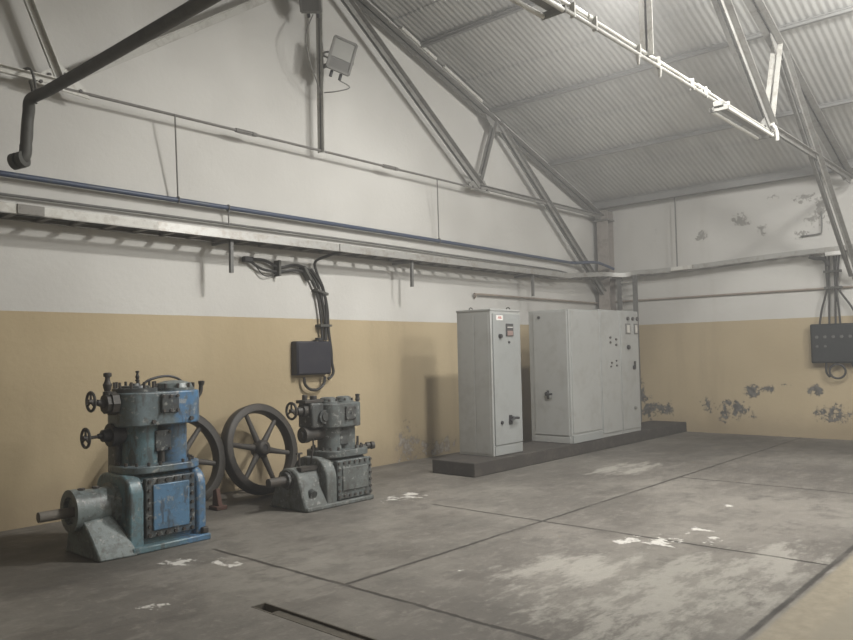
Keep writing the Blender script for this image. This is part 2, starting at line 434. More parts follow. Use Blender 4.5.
# ------------------------------------------------------------------ roof trusses
def rz(x): return 4.47 + .332 * (-x if x > XM else x + 15)
def truss(y, label, steel, post_mat, left_mat, plate_mat):
    t = thing('roof_truss', label, 'roof truss', (XM, y, 4.3), 'steel roof trusses')
    mir = lambda x: 2 * XM - x
    for s in (0, 1):
        X = (lambda x: x) if s == 0 else mir
        P = lambda x, z: V((X(x), y, z))
        b = bm(); angle_pair(b, P(.1, rz(.1)), P(XM, rz(XM)), .09, .012, .02, -1); obj('rafter', b, steel, t, smooth=0)
        b = bm(); angle_pair(b, P(-3.55, rz(-3.55) - .03), P(-4.06, 4.40), .065, .010, .014); obj('strut', b, left_mat if s and steel is not post_mat else (left_mat if s else post_mat), t, smooth=0)
        b = bm(); angle_pair(b, P(-7.38, rz(-7.38) - (.24 if s else .1)), P(-4.06, 4.40), .085, .010, .03); obj('diagonal_brace', b, M['trussm'] if s else steel, t, smooth=0)  # left brace lighter: the light falling on it is put into its tone
        b = bm(); angle_pair(b, P(-4.06, 4.40), P(.1, 4.40), .06, .010, .014); obj('tie_bar', b, left_mat if s else steel, t, smooth=0)
        b = bm(); angle_pair(b, P(-3.52, rz(-3.52) - .03), P(.12, 2.74), .07, .010, .05); obj('knee_brace', b, steel, t, smooth=0)
        b = bm()
        prism(b, ([(X(-4.36), 4.31), (X(-4.30), 4.42), (X(-4.06), 4.60), (X(-3.88), 4.47), (X(-3.83), 4.35)] if s else [(X(-4.36), 4.40), (X(-4.12), 4.56), (X(-3.92), 4.52), (X(-3.78), 4.34), (X(-4.3), 4.33)]), lambda u, v, q: (u, q, v), y - .008, y + .008)
        g = obj('gusset_plate', b, plate_mat if s else steel, t, smooth=0)
        bolts('rivet', [(X(px), y - .008, pz) for px, pz in ((-4.26, 4.37), (-4.1, 4.5), (-3.95, 4.46), (-3.87, 4.37), (-4.06, 4.38))], (0, -1, 0), g, .018, .016)
        b = bm()
        prism(b, [(X(-3.85), rz(-3.85) + .04), (X(-3.25), rz(-3.25) + .04), (X(-3.3), rz(-3.3) - .10), (X(-3.6), rz(-3.6) - .22), (X(-3.82), rz(-3.82) - .10)], lambda u, v, q: (u, q, v), y - .007, y + .007)
        obj('gusset_plate', b, steel, t, smooth=0)
        b = bm()
        prism(b, [(X(-.18), rz(-.18)), (X(.1), rz(.1) + .04), (X(.1), 4.33), (X(-.18), 4.33)], lambda u, v, q: (u, q, v), y - .008, y + .008)
        obj('gusset_plate', b, steel, t, smooth=0)
        if not s:
            b = bm(); bar(b, P(-4.32, 4.63), P(-3.97, 4.60), .012, .035, (0, 1, 0)); obj('stay_plate', b, steel, t, smooth=0)
    b = bm(); cyl(b, (mir(-4.1), y, 4.36), (-4.1, y, 4.36), .016, n=10); obj('tie_rod', b, M['wire'] if y > -1 else post_mat, t)
    for xx in (-6.20, -8.72):
        b = bm()
        for dz in (-.022, .022): cyl(b, (xx - .12, y, 4.36 + dz), (xx + .12, y, 4.36 + dz), .008, n=8)
        for e in (-1, 1): cyl(b, (xx + e * .09, y, 4.36), (xx + e * .15, y, 4.36), .026, n=10)
        obj('turnbuckle', b, M['wire'] if y > -1 else post_mat, t)
    b = bm(); angle_pair(b, (XM, y, 4.34), (XM, y, rz(XM) - .05), .062, .010, .004); obj('king_post', b, M['trussm'] if y > -1 else post_mat, t, smooth=0)
    b = bm(); prism(b, [(XM - .5, rz(XM - .5) + .03), (XM, rz(XM) + .05), (XM + .5, rz(XM + .5) + .03), (XM + .3, rz(XM) - .35), (XM - .3, rz(XM) - .35)], lambda u, v, q: (u, q, v), y - .008, y + .008)
    obj('ridge_plate', b, steel, t, smooth=0)
    return t
Y1, Y2 = -.215, -4.87
truss(Y1, 'grey steel roof truss standing close against the white gable wall', M['truss'], M['truss'], M['trussw'], M['trussw'])  # left strut, tie and plate paler: the light on them is painted in
truss(Y2, 'pale steel roof truss crossing the room overhead at the upper right', M['truss'], M['trussw'], M['truss'], M['truss'])
def column(y, label):
    t = thing('steel_column', label, 'column', (.17, y, 0), 'steel columns')
    b = bm(); box(b, (.05, y - .125, 0), (.065, y + .125, 4.52)); box(b, (.285, y - .125, 0), (.298, y + .125, 4.52)); obj('flange', b, M['column'], t, smooth=0)
    b = bm(); box(b, (.065, y - .006, 0), (.285, y + .006, 4.52)); obj('web', b, M['column'], t, smooth=0)
    b = bm(); box(b, (-.02, y - .16, 4.30), (.298, y + .16, 4.325)); obj('seat_plate', b, M['truss'], t, smooth=0)
column(-.25, 'steel column in the far right corner of the room')

# ------------------------------------------------------------------ floodlights
def flood(name, label, c, face, roll, post, lit=False, w=.31, h=.42, d=.15):
    """box floodlight at c looking along face"""
    f = V(face).normalized(); a, u, _ = basis_z(f)
    R = Matrix((a, u, f)).transposed()
    R = R @ Matrix.Rotation(roll, 3, 'Z')
    W = lambda x, y, z: V(c) + R @ V((x, y, z))
    t = thing(name, label, 'floodlight', c, 'floodlights')
    def rb(b, lo, hi):
        r = bmesh.ops.create_cube(b, size=1); cc = (V(lo) + V(hi)) / 2; s = V(hi) - V(lo)
        for v in r['verts']: v.co = W(v.co.x * s.x + cc.x, v.co.y * s.y + cc.y, v.co.z * s.z + cc.z)
    b = bm(); n = [(-w / 2, -h / 2), (w / 2, -h / 2), (w / 2, h / 2), (-w / 2, h / 2)]
    rings(b, [[W(x * .75, y * .75, -d) for x, y in n], [W(x * .97, y * .97, -d * .45) for x, y in n], [W(x, y, 0) for x, y in n]])
    obj('housing', b, M['lampgrey'], t, bevel=.012)
    b = bm()
    for s in (-1, 1):
        rb(b, (s * w / 2 - .015, -h / 2, -.01), (s * w / 2 + .015, h / 2, .025)); rb(b, (-w / 2, s * h / 2 - .015, -.01), (w / 2, s * h / 2 + .015, .025))
    fr = obj('glass_frame', b, M['lampgrey'], t, smooth=0)
    b = bm(); rb(b, (-w / 2 + .015, -h / 2 + .16, .0), (w / 2 - .015, h / 2 - .015, .012)); obj('front_glass', b, M['lit'] if lit else M['lampglass'], t, smooth=0)
    b = bm(); rb(b, (-w / 2 + .015, -h / 2 + .015, .0), (w / 2 - .015, -h / 2 + .155, .014)); obj('gear_cover', b, M['lampdark'], t, smooth=0)
    for s in (-.06, .07):
        b = bm(); cyl(b, W(s, -h / 2 - .005, -.06), W(s, -h / 2 - .085, -.06), .022, n=10); obj('cable_gland', b, M['black'], t)
    b = bm()
    tube(b, [W(-w / 2 - .02, 0, -.05), W(-w / 2 - .05, 0, -.14), W(-w / 2 - .02, 0, -.24), W(0, 0, -.26), W(w / 2 + .02, 0, -.24), W(w / 2 + .05, 0, -.14), W(w / 2 + .02, 0, -.05)], .014, 8, 3)
    bar(b, W(0, 0, -.26), V(post), .05, .03, (0, 0, 1))
    obj('mounting_bracket', b, M['lampgrey'], t)
    return t, W
M['lit'] = Mat('lit_lamp_glass').out((.9, .9, .85), .3)
lb = M['lit'].node_tree.nodes['Principled BSDF']; lb.inputs['Emission Color'].default_value = (1, .96, .86, 1); lb.inputs['Emission Strength'].default_value = 30
f1, W1 = flood('floodlight', 'grey box floodlight with glass front on the king post of the gable truss', (-7.46, -.58, 5.57), (-.45, -1, -.10), -.26, (XM, Y1, 5.50))
f2, W2 = flood('floodlight', 'dark floodlight turned away, cut off by the top edge of the photo', (-7.92, -.50, 6.22), (-.8, -.5, -.75), -.1, (XM, Y1, 6.35), w=.26, h=.34, d=.2)
b = bm(); tube(b, [W2(0, -.22, -.06), (-7.93, -.42, 5.75), (-7.86, -.40, 5.45), (-7.7, -.34, 5.25), (XM - .03, Y1 - .03, 5.12)], .008, 8)
tag(obj('lamp_cable', b, M['wire']), 'thin cable hanging from the upper floodlight to the king post', 'cable')
b = bm(); tube(b, [W1(.07, -.30, -.06), (-7.25, -.50, 5.22), (-7.38, -.40, 5.16), (XM + .03, Y1 - .02, 5.16)], .008, 8)
tag(obj('lamp_cable', b, M['fixture']), 'short pale cable looping under the box floodlight to the post', 'cable')

# ------------------------------------------------------------------ things on the gable wall
# cable tray
t = thing('cable_tray', 'long galvanised cable tray running along the gable wall to the corner', 'cable tray', (-7.6, -.25, 2.98), 'cable trays')
b = bm()
def rail(b, pts, zl, zh, th=.006, lip=.025, yin=1):
    for (p, q) in zip(pts, pts[1:]):
        p, q = V((*p, 0)), V((*q, 0)); d = (q - p).normalized(); n = V((-d.y, d.x, 0)) * yin
        for (o0, z0, z1, wd) in ((0, zl, zh, th), (lip / 2, zh - .006, zh, lip), (lip / 2, zl, zl + .006, lip)):
            m = n * o0; pp = p + m; qq = q + m
            r = [pp - n * wd / 2, pp + n * wd / 2]; s = [qq - n * wd / 2, qq + n * wd / 2]
            rings(b, [[r[0] + V((0, 0, z0)), r[1] + V((0, 0, z0)), r[1] + V((0, 0, z1)), r[0] + V((0, 0, z1))],
                      [s[0] + V((0, 0, z0)), s[1] + V((0, 0, z0)), s[1] + V((0, 0, z1)), s[0] + V((0, 0, z1))]])
rail(b, [(XC, -.43), (-1.55, -.43)], 2.990, 3.085, lip=.03)
obj('front_rail', b, M['galv'], t, smooth=0)
b = bm(); rail(b, [(XC, -.09), (-1.55, -.09)], 2.985, 3.095, yin=-1); obj('back_rail', b, M['galvd'], t, smooth=0)
first = None
for k in range(41):
    x = -15.05 + .33 * k
    if first is None:
        b = bm(); box(b, (x - .028, -.43, 2.995), (x + .028, -.09, 3.020)); first = obj('rung', b, M['galvd'], t, smooth=0, loc=(x, -.26, 3.0))
    else: share(first, (x, -.26, 3.0), t)
for x in (-12.2, -9.06, -5.96, -2.79):
    b = bm(); box(b, (x - .02, -.40, 2.60), (x + .02, -.36, 2.985)); box(b, (x - .02, -.40, 2.955), (x + .02, 0, 2.985))
    obj('hanger_bracket', b, M['thinpipe'], t, smooth=0)
b = bm(); box(b, (-7.42, -.45, 2.99), (-7.22, -.436, 3.09)); obj('splice_plate', b, M['galv'], t, smooth=0)
b = bm(); box(b, (-11.42, -.45, 2.992), (-11.18, -.436, 3.083)); obj('splice_plate', b, M['galvd'], t, smooth=0)
# cables lying in the tray
for i, (yy, rr, mt, lab) in enumerate([(-.17, .018, 'cable', 'black cable lying in the wall tray away from the wall'), (-.12, .016, 'thinpipe', 'grey cable lying in the wall tray nearest the wall')]):
    b = bm(); pts = [(XC, yy, 3.015 + rr)]
    for k in range(1, 28): pts.append((XC + k * .5, yy + random.uniform(-.015, .015), 3.015 + rr + random.uniform(0, .004)))
    tube(b, pts, rr, 8, 2); tag(obj('tray_cable', b, M[mt]), lab, 'cable', 'cables in the tray')
# corner section of tray, dips and turns onto the side wall
for xa, xb in ((-15.2, -11.42), (-11.18, -10.0)):
    b = bm(); box(b, (xa, -.4375, 2.996), (xb, -.4335, 3.08)); obj('rail_cover', b, M['trussw'], t, smooth=0)
t = thing('cable_tray', 'cable tray on the right wall sagging away from the corner', 'cable tray', (.1, -2.5, 3.1), 'cable trays')
def ribbon(b, pts, w, h, side_fn, sub=4):
    P = spline(pts, sub); rs = []
    for i, p in enumerate(P):
        tt = (P[min(i + 1, len(P) - 1)] - P[max(i - 1, 0)]).normalized(); n = V((-tt.y, tt.x, 0)).normalized()
        rs.append([p + n * w / 2, p - n * w / 2, p - n * w / 2 + V((0, 0, h)), p + n * w / 2 + V((0, 0, h))])
    rings(b, rs)
path = [(-1.6, -.43, 3.0), (-1.0, -.44, 3.05), (-.45, -.55, 3.09), (-.15, -.8, 3.07), (-.05, -1.05, 3.11), (-.03, -1.5, 3.10), (0, -2.5, 3.13), (.02, -3.6, 3.18), (.02, -4.6, 3.20), (.02, -6.5, 3.24), (.02, -9, 3.26)]
b = bm(); ribbon(b, path, .012, .085, None); obj('front_rail', b, M['galv'], t)
path2 = [(-1.6, -.09, 3.0), (-.6, -.10, 3.05), (.02, -.25, 3.08), (.20, -.7, 3.09), (.24, -1.4, 3.10), (.27, -2.5, 3.13), (.28, -3.6, 3.18), (.28, -4.6, 3.20), (.28, -6.5, 3.24), (.28, -9, 3.26)]
b = bm(); ribbon(b, path2, .012, .085, None); obj('back_rail', b, M['galvd'], t)
A_, B_ = spline(path, 5), spline(path2, 5)
for k in range(2, 46, 2):
    p = A_[min(k, len(A_) - 1)]; q = B_[min(int(k * len(B_) / len(A_)), len(B_) - 1)]
    b = bm(); bar(b, p + V((0, 0, .015)), q + V((0, 0, .015)), .035, .012, (0, 0, 1)); obj('rung', b, M['galvd'], t, smooth=0)
b = bm(); ribbon(b, [(-.05, -1.75, 3.115), (-.045, -2.15, 3.125)], .03, .07, None); obj('splice_plate', b, M['trussw'], t, smooth=0)
# cable ladder dropping behind the cabinets
t = thing('cable_ladder', 'vertical cable ladder dropping from the corner tray behind the cabinets', 'cable ladder', (-.05, -.85, .185))
for y in (-.66, -1.00):
    b = bm(); box(b, (-.09, y - .045, .186), (-.05, y + .045, 3.10)); obj('side_rail', b, M['thinpipe'], t, smooth=0)
first = None
for k in range(10):
    z = .45 + .28 * k; b = bm(); box(b, (-.085, -.97, z - .02), (-.055, -.69, z + .02)); obj('rung', b, M['galv'], t, smooth=0)

# pipes on the gable wall
b = bm(); tube(b, [(XC, -.10, 3.425), (-11.4, -.10, 3.425), (-7.5, -.10, 3.42), (-4.0, -.10, 3.395), (-1.6, -.10, 3.37), (-.95, -.14, 3.36), (-.55, -.38, 3.38), (-.2, -.42, 3.34), (.02, -.5, 3.27)], .029, 12, 4)
tag(obj('blue_pipe', b, M['bluepipe']), 'blue painted pipe along the gable wall above the cable tray', 'pipe')
b = bm(); tube(b, [(XC, -.06, 3.225), (-7.5, -.06, 3.235), (-4.0, -.06, 3.205), (-1.4, -.06, 3.18), (-1.0, -.08, 3.10)], .015, 10, 4)
tag(obj('thin_pipe', b, M['thinpipe']), 'thin dark pipe between the blue pipe and the cable tray', 'pipe')
b = bm(); tube(b, [(-4.02, -.02, 2.54), (-4.04, -.06, 2.565), (-4.02, -.06, 2.60), (-3.9, -.06, 2.605), (-2, -.06, 2.602), (.10, -.06, 2.598)], .017, 10, 4)
tag(obj('wall_conduit', b, M['brownpipe']), 'thin brownish conduit on the gable wall just above the grey cabinets', 'conduit')
b = bm(); tube(b, [(.26, -.40, 2.615), (.26, -2.8, 2.61), (.26, -4.8, 2.60), (.26, -8, 2.59)], .018, 10, 2)
tag(obj('wall_conduit', b, M['brownpipe']), 'thin conduit running along the right wall below the cable tray', 'conduit')
for (p, q, lab) in (((-9.695, -.25, 4.355), (-9.576, -.10, 3.44), 'hanger rod left of centre holding up the blue pipe'), ((-5.19, -.25, 4.355), (-5.003, -.10, 3.42), 'hanger rod right of the floodlight holding up the blue pipe')):
    b = bm(); cyl(b, p, q, .009, n=8); torus(b, (q[0], -.10, q[2] - .01), (1, 0, 0), .036, .007, 16, 6); tag(obj('hanger_rod', b, M['wire']), lab, 'hanger rod', 'pipe hanger rods')
b = bm(); cyl(b, (-8.91, -.10, 3.455), (-8.88, -.07, 3.215), .008, n=8); torus(b, (-8.91, -.10, 3.422), (1, 0, 0), .036, .007, 16, 6)
tag(obj('pipe_clip', b, M['wire']), 'short clip tying the blue pipe to the thin pipe under it', 'pipe clip')
b = bm(); cyl(b, (.10, -1.81, 4.56), (.10, -1.81, 3.20), .014, n=8)
tag(obj('hanger_rod', b, M['thinpipe']), 'dark rod hanging the right wall tray from the roof edge', 'hanger rod', 'tray hanger rods')

# big dark pipe coming out into the room
t = thing('exhaust_pipe', 'thick dark pipe crossing the upper left corner with a bend and flanged end', 'pipe', (-11.37, -.38, 3.5))
b = bm(); tube(b, [(-11.22, YB, 4.10), (-11.25, -3.0, 4.11), (-11.27, -.95, 4.11), (-11.285, -.60, 4.11), (-11.32, -.46, 4.08), (-11.31, -.40, 3.98), (-11.315, -.38, 3.85), (-11.325, -.38, 3.64)], .052, 16, 5); obj('pipe_run', b, M['darkpipe'], t)
b = bm(); tube(b, [(-11.325, -.38, 3.66), (-11.33, -.38, 3.585), (-11.35, -.37, 3.535), (-11.375, -.36, 3.52)], .056, 14); obj('end_elbow', b, M['darkpipe'], t)
b = bm(); cyl(b, (-11.345, -.41, 3.525), (-11.37, -.365, 3.515), .078, n=18); cyl(b, (-11.38, -.35, 3.513), (-11.405, -.30, 3.505), .078, n=18); obj('end_flange', b, M['darkpipe'], t)
b = bm(); tube(b, [(-11.26, -.30, 4.32), (-11.275, -.40, 4.20), (-11.27, -.42, 4.02), (-11.265, -.37, 3.9), (-11.27, -.36, 3.72), (-11.32, -.36, 3.6)], .014, 10); obj('side_tube', b, M['darkpipe'], t)
b = bm(); tube(b, [(-11.30, -.25, 4.44), (-11.26, -.33, 4.42), (-11.27, -.47, 4.20), (-11.29, -.53, 4.04)], .012, 8); obj('pipe_strap', b, M['thinpipe'], t)

# black box on the gable wall, its cables
t = thing('junction_box', 'blue-black switch box on the ochre wall above the right machine', 'switch box', (-7.63, -.001, 1.57))
b = bm(); box(b, (-7.905, -.12, 1.365), (-7.32, -.001, 1.81)); obj('box_body', b, M['boxA'], t, bevel=.015)
b = bm(); box(b, (-7.89, -.135, 1.38), (-7.335, -.121, 1.795)); obj('box_lid', b, M['boxA'], t, bevel=.01)
b = bm(); cyl(b, (-7.5, -.08, 1.815), (-7.5, -.08, 1.855), .05, n=14); obj('top_gland', b, M['black'], t)
t = thing('cable_bundle', 'bundle of black cables curving along the wall and down to the switch box', 'cables', (-7.5, -.02, 1.7))
def cab(pts, r, name='cable'):
    b = bm(); tube(b, pts, r, 8, 6); return obj(name, b, M['cable'], t)
cab([(-8.60, -.06, 2.83), (-8.35, -.06, 2.83), (-8.12, -.06, 2.76), (-7.85, -.06, 2.81), (-7.62, -.06, 2.74), (-7.47, -.06, 2.53), (-7.38, -.06, 2.2), (-7.35, -.06, 1.82)], .020)
cab([(-8.56, -.06, 2.80), (-8.4, -.07, 2.72), (-8.15, -.06, 2.70), (-7.85, -.06, 2.74), (-7.65, -.06, 2.70), (-7.52, -.06, 2.5), (-7.45, -.06, 2.2), (-7.42, -.06, 1.82)], .018)
cab([(-8.5, -.05, 2.77), (-8.36, -.06, 2.64), (-8.2, -.05, 2.66), (-8.1, -.05, 2.70)], .007, 'thin_wire')
cab([(-7.62, -.08, 2.77), (-7.46, -.09, 2.58), (-7.36, -.09, 2.3), (-7.325, -.08, 1.95), (-7.285, -.08, 1.70), (-7.275, -.08, 1.52), (-7.25, -.08, 1.40), (-7.28, -.07, 1.33), (-7.34, -.07, 1.30)], .020)
cab([(-7.34, -.40, 3.0), (-7.42, -.25, 2.96), (-7.55, -.10, 2.88), (-7.53, -.09, 2.74), (-7.42, -.10, 2.5), (-7.36, -.08, 2.2), (-7.38, -.07, 1.82)], .018)
cab([(-7.76, -.08, 1.335), (-7.74, -.08, 1.24), (-7.66, -.08, 1.175), (-7.54, -.08, 1.165), (-7.43, -.08, 1.23), (-7.40, -.08, 1.335)], .020)
b = bm(); box(b, (-8.67, -.09, 2.79), (-8.54, -.02, 2.86)); obj('connector_block', b, M['black'], t, bevel=.01)
for (x, z, a) in ((-8.15, 2.745, 0), (-7.69, 2.71, .6), (-7.44, 2.47, 1.3), (-7.39, 2.02, 1.57)):
    b = bm(); R = Matrix.Rotation(-a, 3, 'Y'); box(b, (x - .016, -.115, z - .10), (x + .016, -.001, z + .10), R, (x, -.06, z)); obj('cable_clamp', b, M['darkpipe'], t, smooth=0)
b = bm(); tube(b, [(-11.62, -.01, 1.82), (-11.60, -.06, 1.83), (-11.575, -.07, 1.81), (-11.57, -.05, 1.78)], .018, 8)
tag(obj('wall_hook', b, M['darkpipe']), 'small dark hook on the ochre wall at the left edge of the photo', 'hook')

# switch box on the side wall
t = thing('fuse_box', 'dark multi-way switch box on the right wall at the edge of the photo', 'switch box', (.29, -4.5, 1.3))
b = bm(); box(b, (.14, -5.10, 1.31), (.299, -4.13, 1.985)); obj('box_body', b, M['boxB'], t, bevel=.02)
b = bm(); box(b, (.118, -5.07, 1.33), (.139, -4.16, 1.965)); obj('box_lid', b, M['boxB'], t, bevel=.012)
bolts('indicator', [(.118, -4.24 - .13 * k, 1.76) for k in range(6)], (-1, 0, 0), t, .028, .014, M['lampdark'])
bolts('indicator', [(.118, -4.24 - .13 * k, 1.60) for k in range(2)], (-1, 0, 0), t, .022, .014, M['lampdark'])
b = bm(); torus(b, (.17, -4.53, 1.17), (1, .2, 0), .12, .018, 24, 8); obj('cable_loop', b, M['cable'], t)
b = bm(); tube(b, [(.2, -4.35, 1.31), (.2, -4.35, 1.15), (.22, -4.40, 1.07)], .018, 8); obj('cable_tail', b, M['cable'], t)
b = bm(); tube(b, [(.2, -4.75, 1.31), (.2, -4.8, 1.22), (.2, -4.9, 1.25), (.2, -4.93, 1.31)], .02, 8); obj('cable_tail', b, M['cable'], t)
t = thing('cable_drop', 'dark cables dropping from the right wall tray to the switch box', 'cables', (.2, -4.5, 2.0))
for (y0, ym, y1) in ((-4.42, -4.42, -4.28), (-4.48, -4.46, -4.43), (-4.55, -4.55, -4.53), (-4.60, -4.56, -4.60), (-4.64, -4.60, -4.88)):
    b = bm(); tube(b, [(.17, y0, 3.20), (.18, ym, 2.85), (.18, ym, 2.58), (.19, (ym + y1 * 2) / 3, 2.25), (.19, y1, 1.985)], .017, 8); obj('cable', b, M['cable'], t)
b = bm(); tube(b, [(.10, -4.18, 3.16), (.12, -4.28, 3.12), (.15, -4.40, 3.10), (.16, -4.46, 2.98)], .035, 10); obj('cable', b, M['cable'], t)
for zz in (2.88, 2.60):
    b = bm(); box(b, (.15, -4.66, zz - .02), (.21, -4.38, zz + .02)); obj('cable_clamp', b, M['darkpipe'], t, smooth=0)
b = bm(); box(b, (-.03, -4.74, 3.13), (.03, -4.46, 3.20)); obj('connector_glint', b, M['label'], t, bevel=.01)  # white colour stands in for the glint on a reflective connector
b = bm(); tube(b, [(.25, -4.02, 3.55), (.25, -4.30, 3.56), (.25, -4.36, 3.60), (.25, -4.37, 3.95)], .012, 8)
tag(obj('wall_conduit', b, M['thinpipe']), 'short bent conduit on the white right wall above the tray', 'conduit')

# ------------------------------------------------------------------ overhead conduit and fluorescent fixtures
t = thing('lighting_conduit', 'pale conduit clipped along the tie rod of the overhead truss', 'conduit', (-6.5, -4.87, 4.2))
b = bm(); cyl(b, (-11.0, -4.90, 4.27), (-4.35, -4.90, 4.29), .017, n=10); obj('conduit_run', b, M['trussm'], t)
for x in (-8.9, -8.55, -7.75, -7.35, -6.55, -6.2, -5.55):
    b = bm(); box(b, (x - .010, -4.915, 4.255), (x + .010, -4.875, 4.375)); obj('clip', b, M['trussm'], t, smooth=0)
for x in (-7.78, -7.33):
    b = bm(); cyl(b, (x, -4.90, 4.27), (x, -4.90, 4.18), .024, .012, n=8); obj('drop_gland', b, M['trussw'], t)
def fluoro(x0, x1, y, z, label):
    t = thing('fluorescent_fixture', label, 'light fixture', ((x0 + x1) / 2, y, z), 'fluorescent fixtures')
    b = bm(); box(b, (x0, y - .05, z + .03), (x1, y + .05, z + .085)); obj('fixture_body', b, M['fixture'], t, bevel=.006)
    for s in (-.085, .085):
        b = bm(); cyl(b, (x0 + .04, y + s, z), (x1 - .04, y + s, z), .019, n=12); obj('tube', b, M['tube'], t)
    for x in (x0 + .03, x1 - .03):
        b = bm(); box(b, (x - .012, y - .105, z - .02), (x + .012, y + .105, z + .035)); obj('lamp_holder', b, M['fixture'], t, bevel=.006)
    for x in (x0 + .3, x1 - .25):
        b = bm(); cyl(b, (x, y, z + .08), (x, -4.88, 4.36), .007, n=6); obj('hanger_wire', b, M['trussw'], t)
fluoro(-6.15, -4.62, -5.0, 4.13, 'unlit twin fluorescent fixture hanging by the right node of the overhead truss')
fluoro(-10.75, -9.30, -4.98, 4.12, 'twin fluorescent fixture cut off by the top edge of the photo')
b = bm(); tube(b, [(-4.10, -4.93, 4.42), (-4.06, -4.96, 4.34), (-4.04, -4.96, 4.22)], .02, 8)
tag(obj('cable_end', b, M['label']), 'white cable end hanging at the right node of the overhead truss', 'cable')

# ------------------------------------------------------------------ switchgear cabinets
def rect(b, x0, x1, z0, z1, y, th=.012): return box(b, (x0, y - th, z0), (x1, y, z1))
t = thing('switch_cabinet', 'narrow pale grey control cabinet at the near end of the plinth', 'cabinet', (-5.40, -1.37, .186), 'grey switchgear cabinets')
yf = -1.66; x0, x1 = -5.775, -5.085
b = bm(); box(b, (x0, yf, .186), (x1, -1.06, 2.205)); obj('body', b, M['cab'], t, bevel=.008)
b = bm(); box(b, (x0 - .008, yf - .008, 2.185), (x1 + .008, -1.055, 2.215)); obj('top_cover', b, M['cab'], t, bevel=.006)
b = bm(); rect(b, x0 + .03, x1 - .015, .335, 2.15, yf, .022); d = obj('door', b, M['cabw'], t, bevel=.006)
b = bm(); rect(b, x0 + .03, x1 - .015, .195, .325, yf, .016); obj('kick_plate', b, M['cabw'], t, bevel=.004)
yd = yf - .022
b = bm(); rect(b, -5.455, -5.285, 1.835, 2.01, yd, .014); s = obj('display', b, M['screen'], d, bevel=.004)
b = bm(); rect(b, -5.435, -5.305, 1.845, 1.91, yd - .013, .006); obj('keypad', b, M['redpanel'], d, smooth=0)
b = bm(); rect(b, -5.435, -5.305, 1.955, 1.965, yd - .013, .006); obj('display_line', b, M['label'], d, smooth=0)
b = bm(); rect(b, -5.675, -5.525, 2.055, 2.125, yd, .005); lab = obj('name_plate', b, M['label'], d, smooth=0)
cu = bpy.data.curves.new('lettering', 'FONT'); cu.body = 'ABB'; cu.size = .05; cu.extrude = .001; cu.align_x = 'CENTER'; cu.align_y = 'CENTER'; cu.offset = 0
tx = bpy.data.objects.new('lettering', cu); COL.objects.link(tx); cu.materials.append(M['red']); tx.parent = d
tx.parent = None
dg = bpy.context.evaluated_depsgraph_get(); dg.update()
me = bpy.data.meshes.new_from_object(tx.evaluated_get(dg)); me.name = 'lettering'; bpy.data.objects.remove(tx)
if not me.materials: me.materials.append(M['red'])
tx = bpy.data.objects.new('lettering', me); COL.objects.link(tx); tx.parent = d
tx.location = V((-5.60, yd - .0068, 2.09)) - origin(d); tx.rotation_euler = (PI / 2, 0, 0)
for (x, z, r, h, nm) in ((-5.60, 1.835, .032, .035, 'rotary_switch'), (-5.385, 1.75, .018, .015, 'key_switch'), (-5.60, .64, .026, .02, 'lock')):
    b = bm(); cyl(b, (x, yd, z), (x, yd - h, z), r, r * .85, 16); obj(nm, b, M['black'], d)
b = bm(); cyl(b, (-5.37, yd, .69), (-5.37, yd - .05, .69), .022, n=12); tube(b, [(-5.45, yd - .05, .655), (-5.37, yd - .06, .69), (-5.27, yd - .055, .685)], .018, 8); box(b, (-5.43, yd - .012, .60), (-5.36, yd, .73)); obj('handle', b, M['black'], d)
for (x, y) in ((-5.62, -1.2), (-5.2, -1.55)):
    b = bm(); torus(b, (x, y, 2.225), (.3, 1, 0), .028, .009, 16, 8); obj('lifting_eye', b, M['darkpipe'], t)
# left side seam panels
b = bm(); box(b, (x0 - .004, -1.62, .22), (x0, -1.38, 2.14)); box(b, (x0 - .004, -1.36, .22), (x0, -1.10, 2.14)); obj('side_panel', b, M['cab'], t, smooth=0)

def cabinet(x0, x1, y0, y1, z1, label, m):
    t = thing('switch_cabinet', label, 'cabinet', ((x0 + x1) / 2, (y0 + y1) / 2, .186), 'grey switchgear cabinets')
    b = bm(); box(b, (x0, y0, .186), (x1, y1, z1)); obj('body', b, m, t, bevel=.008)
    return t
yf = -1.78
t = cabinet(-3.93, -2.998, yf, -1.04, 2.262, 'wide grey cabinet with a lock handle on its left side, largest of the row', M['cab'])
b = bm(); rect(b, -3.89, -3.01, .335, 2.235, yf, .012); obj('front_panel', b, M['cab'], t, bevel=.004)
b = bm(); rect(b, -3.92, -3.0, .19, .305, yf, .030); obj('kick_plate', b, M['cabw'], t, bevel=.004)
b = bm(); box(b, (-3.948, -1.75, .305), (-3.93, -1.13, 2.235)); d = obj('side_door', b, M['cab'], t, bevel=.006)
b = bm(); box(b, (-3.945, -1.765, .19), (-3.93, -1.115, .285)); obj('side_kick_plate', b, M['cab'], t, bevel=.004)
b = bm(); cyl(b, (-3.948, -1.38, .945), (-4.0, -1.38, .945), .03, n=14); tube(b, [(-4.0, -1.38, .945), (-4.01, -1.42, .94), (-4.01, -1.49, .945)], .017, 8); box(b, (-3.955, -1.40, .86), (-3.948, -1.36, 1.0)); obj('handle', b, M['black'], d)
b = bm(); cyl(b, (-3.948, -1.25, 2.15), (-3.965, -1.25, 2.15), .024, n=12); obj('lock', b, M['black'], d)
t = cabinet(-2.974, -2.305, yf, -1.10, 2.282, 'grey middle cabinet of the row with small knobs on its door', M['cab'])
b = bm(); rect(b, -2.955, -2.325, .25, 2.255, yf, .014); d = obj('door', b, M['cab'], t, bevel=.005)
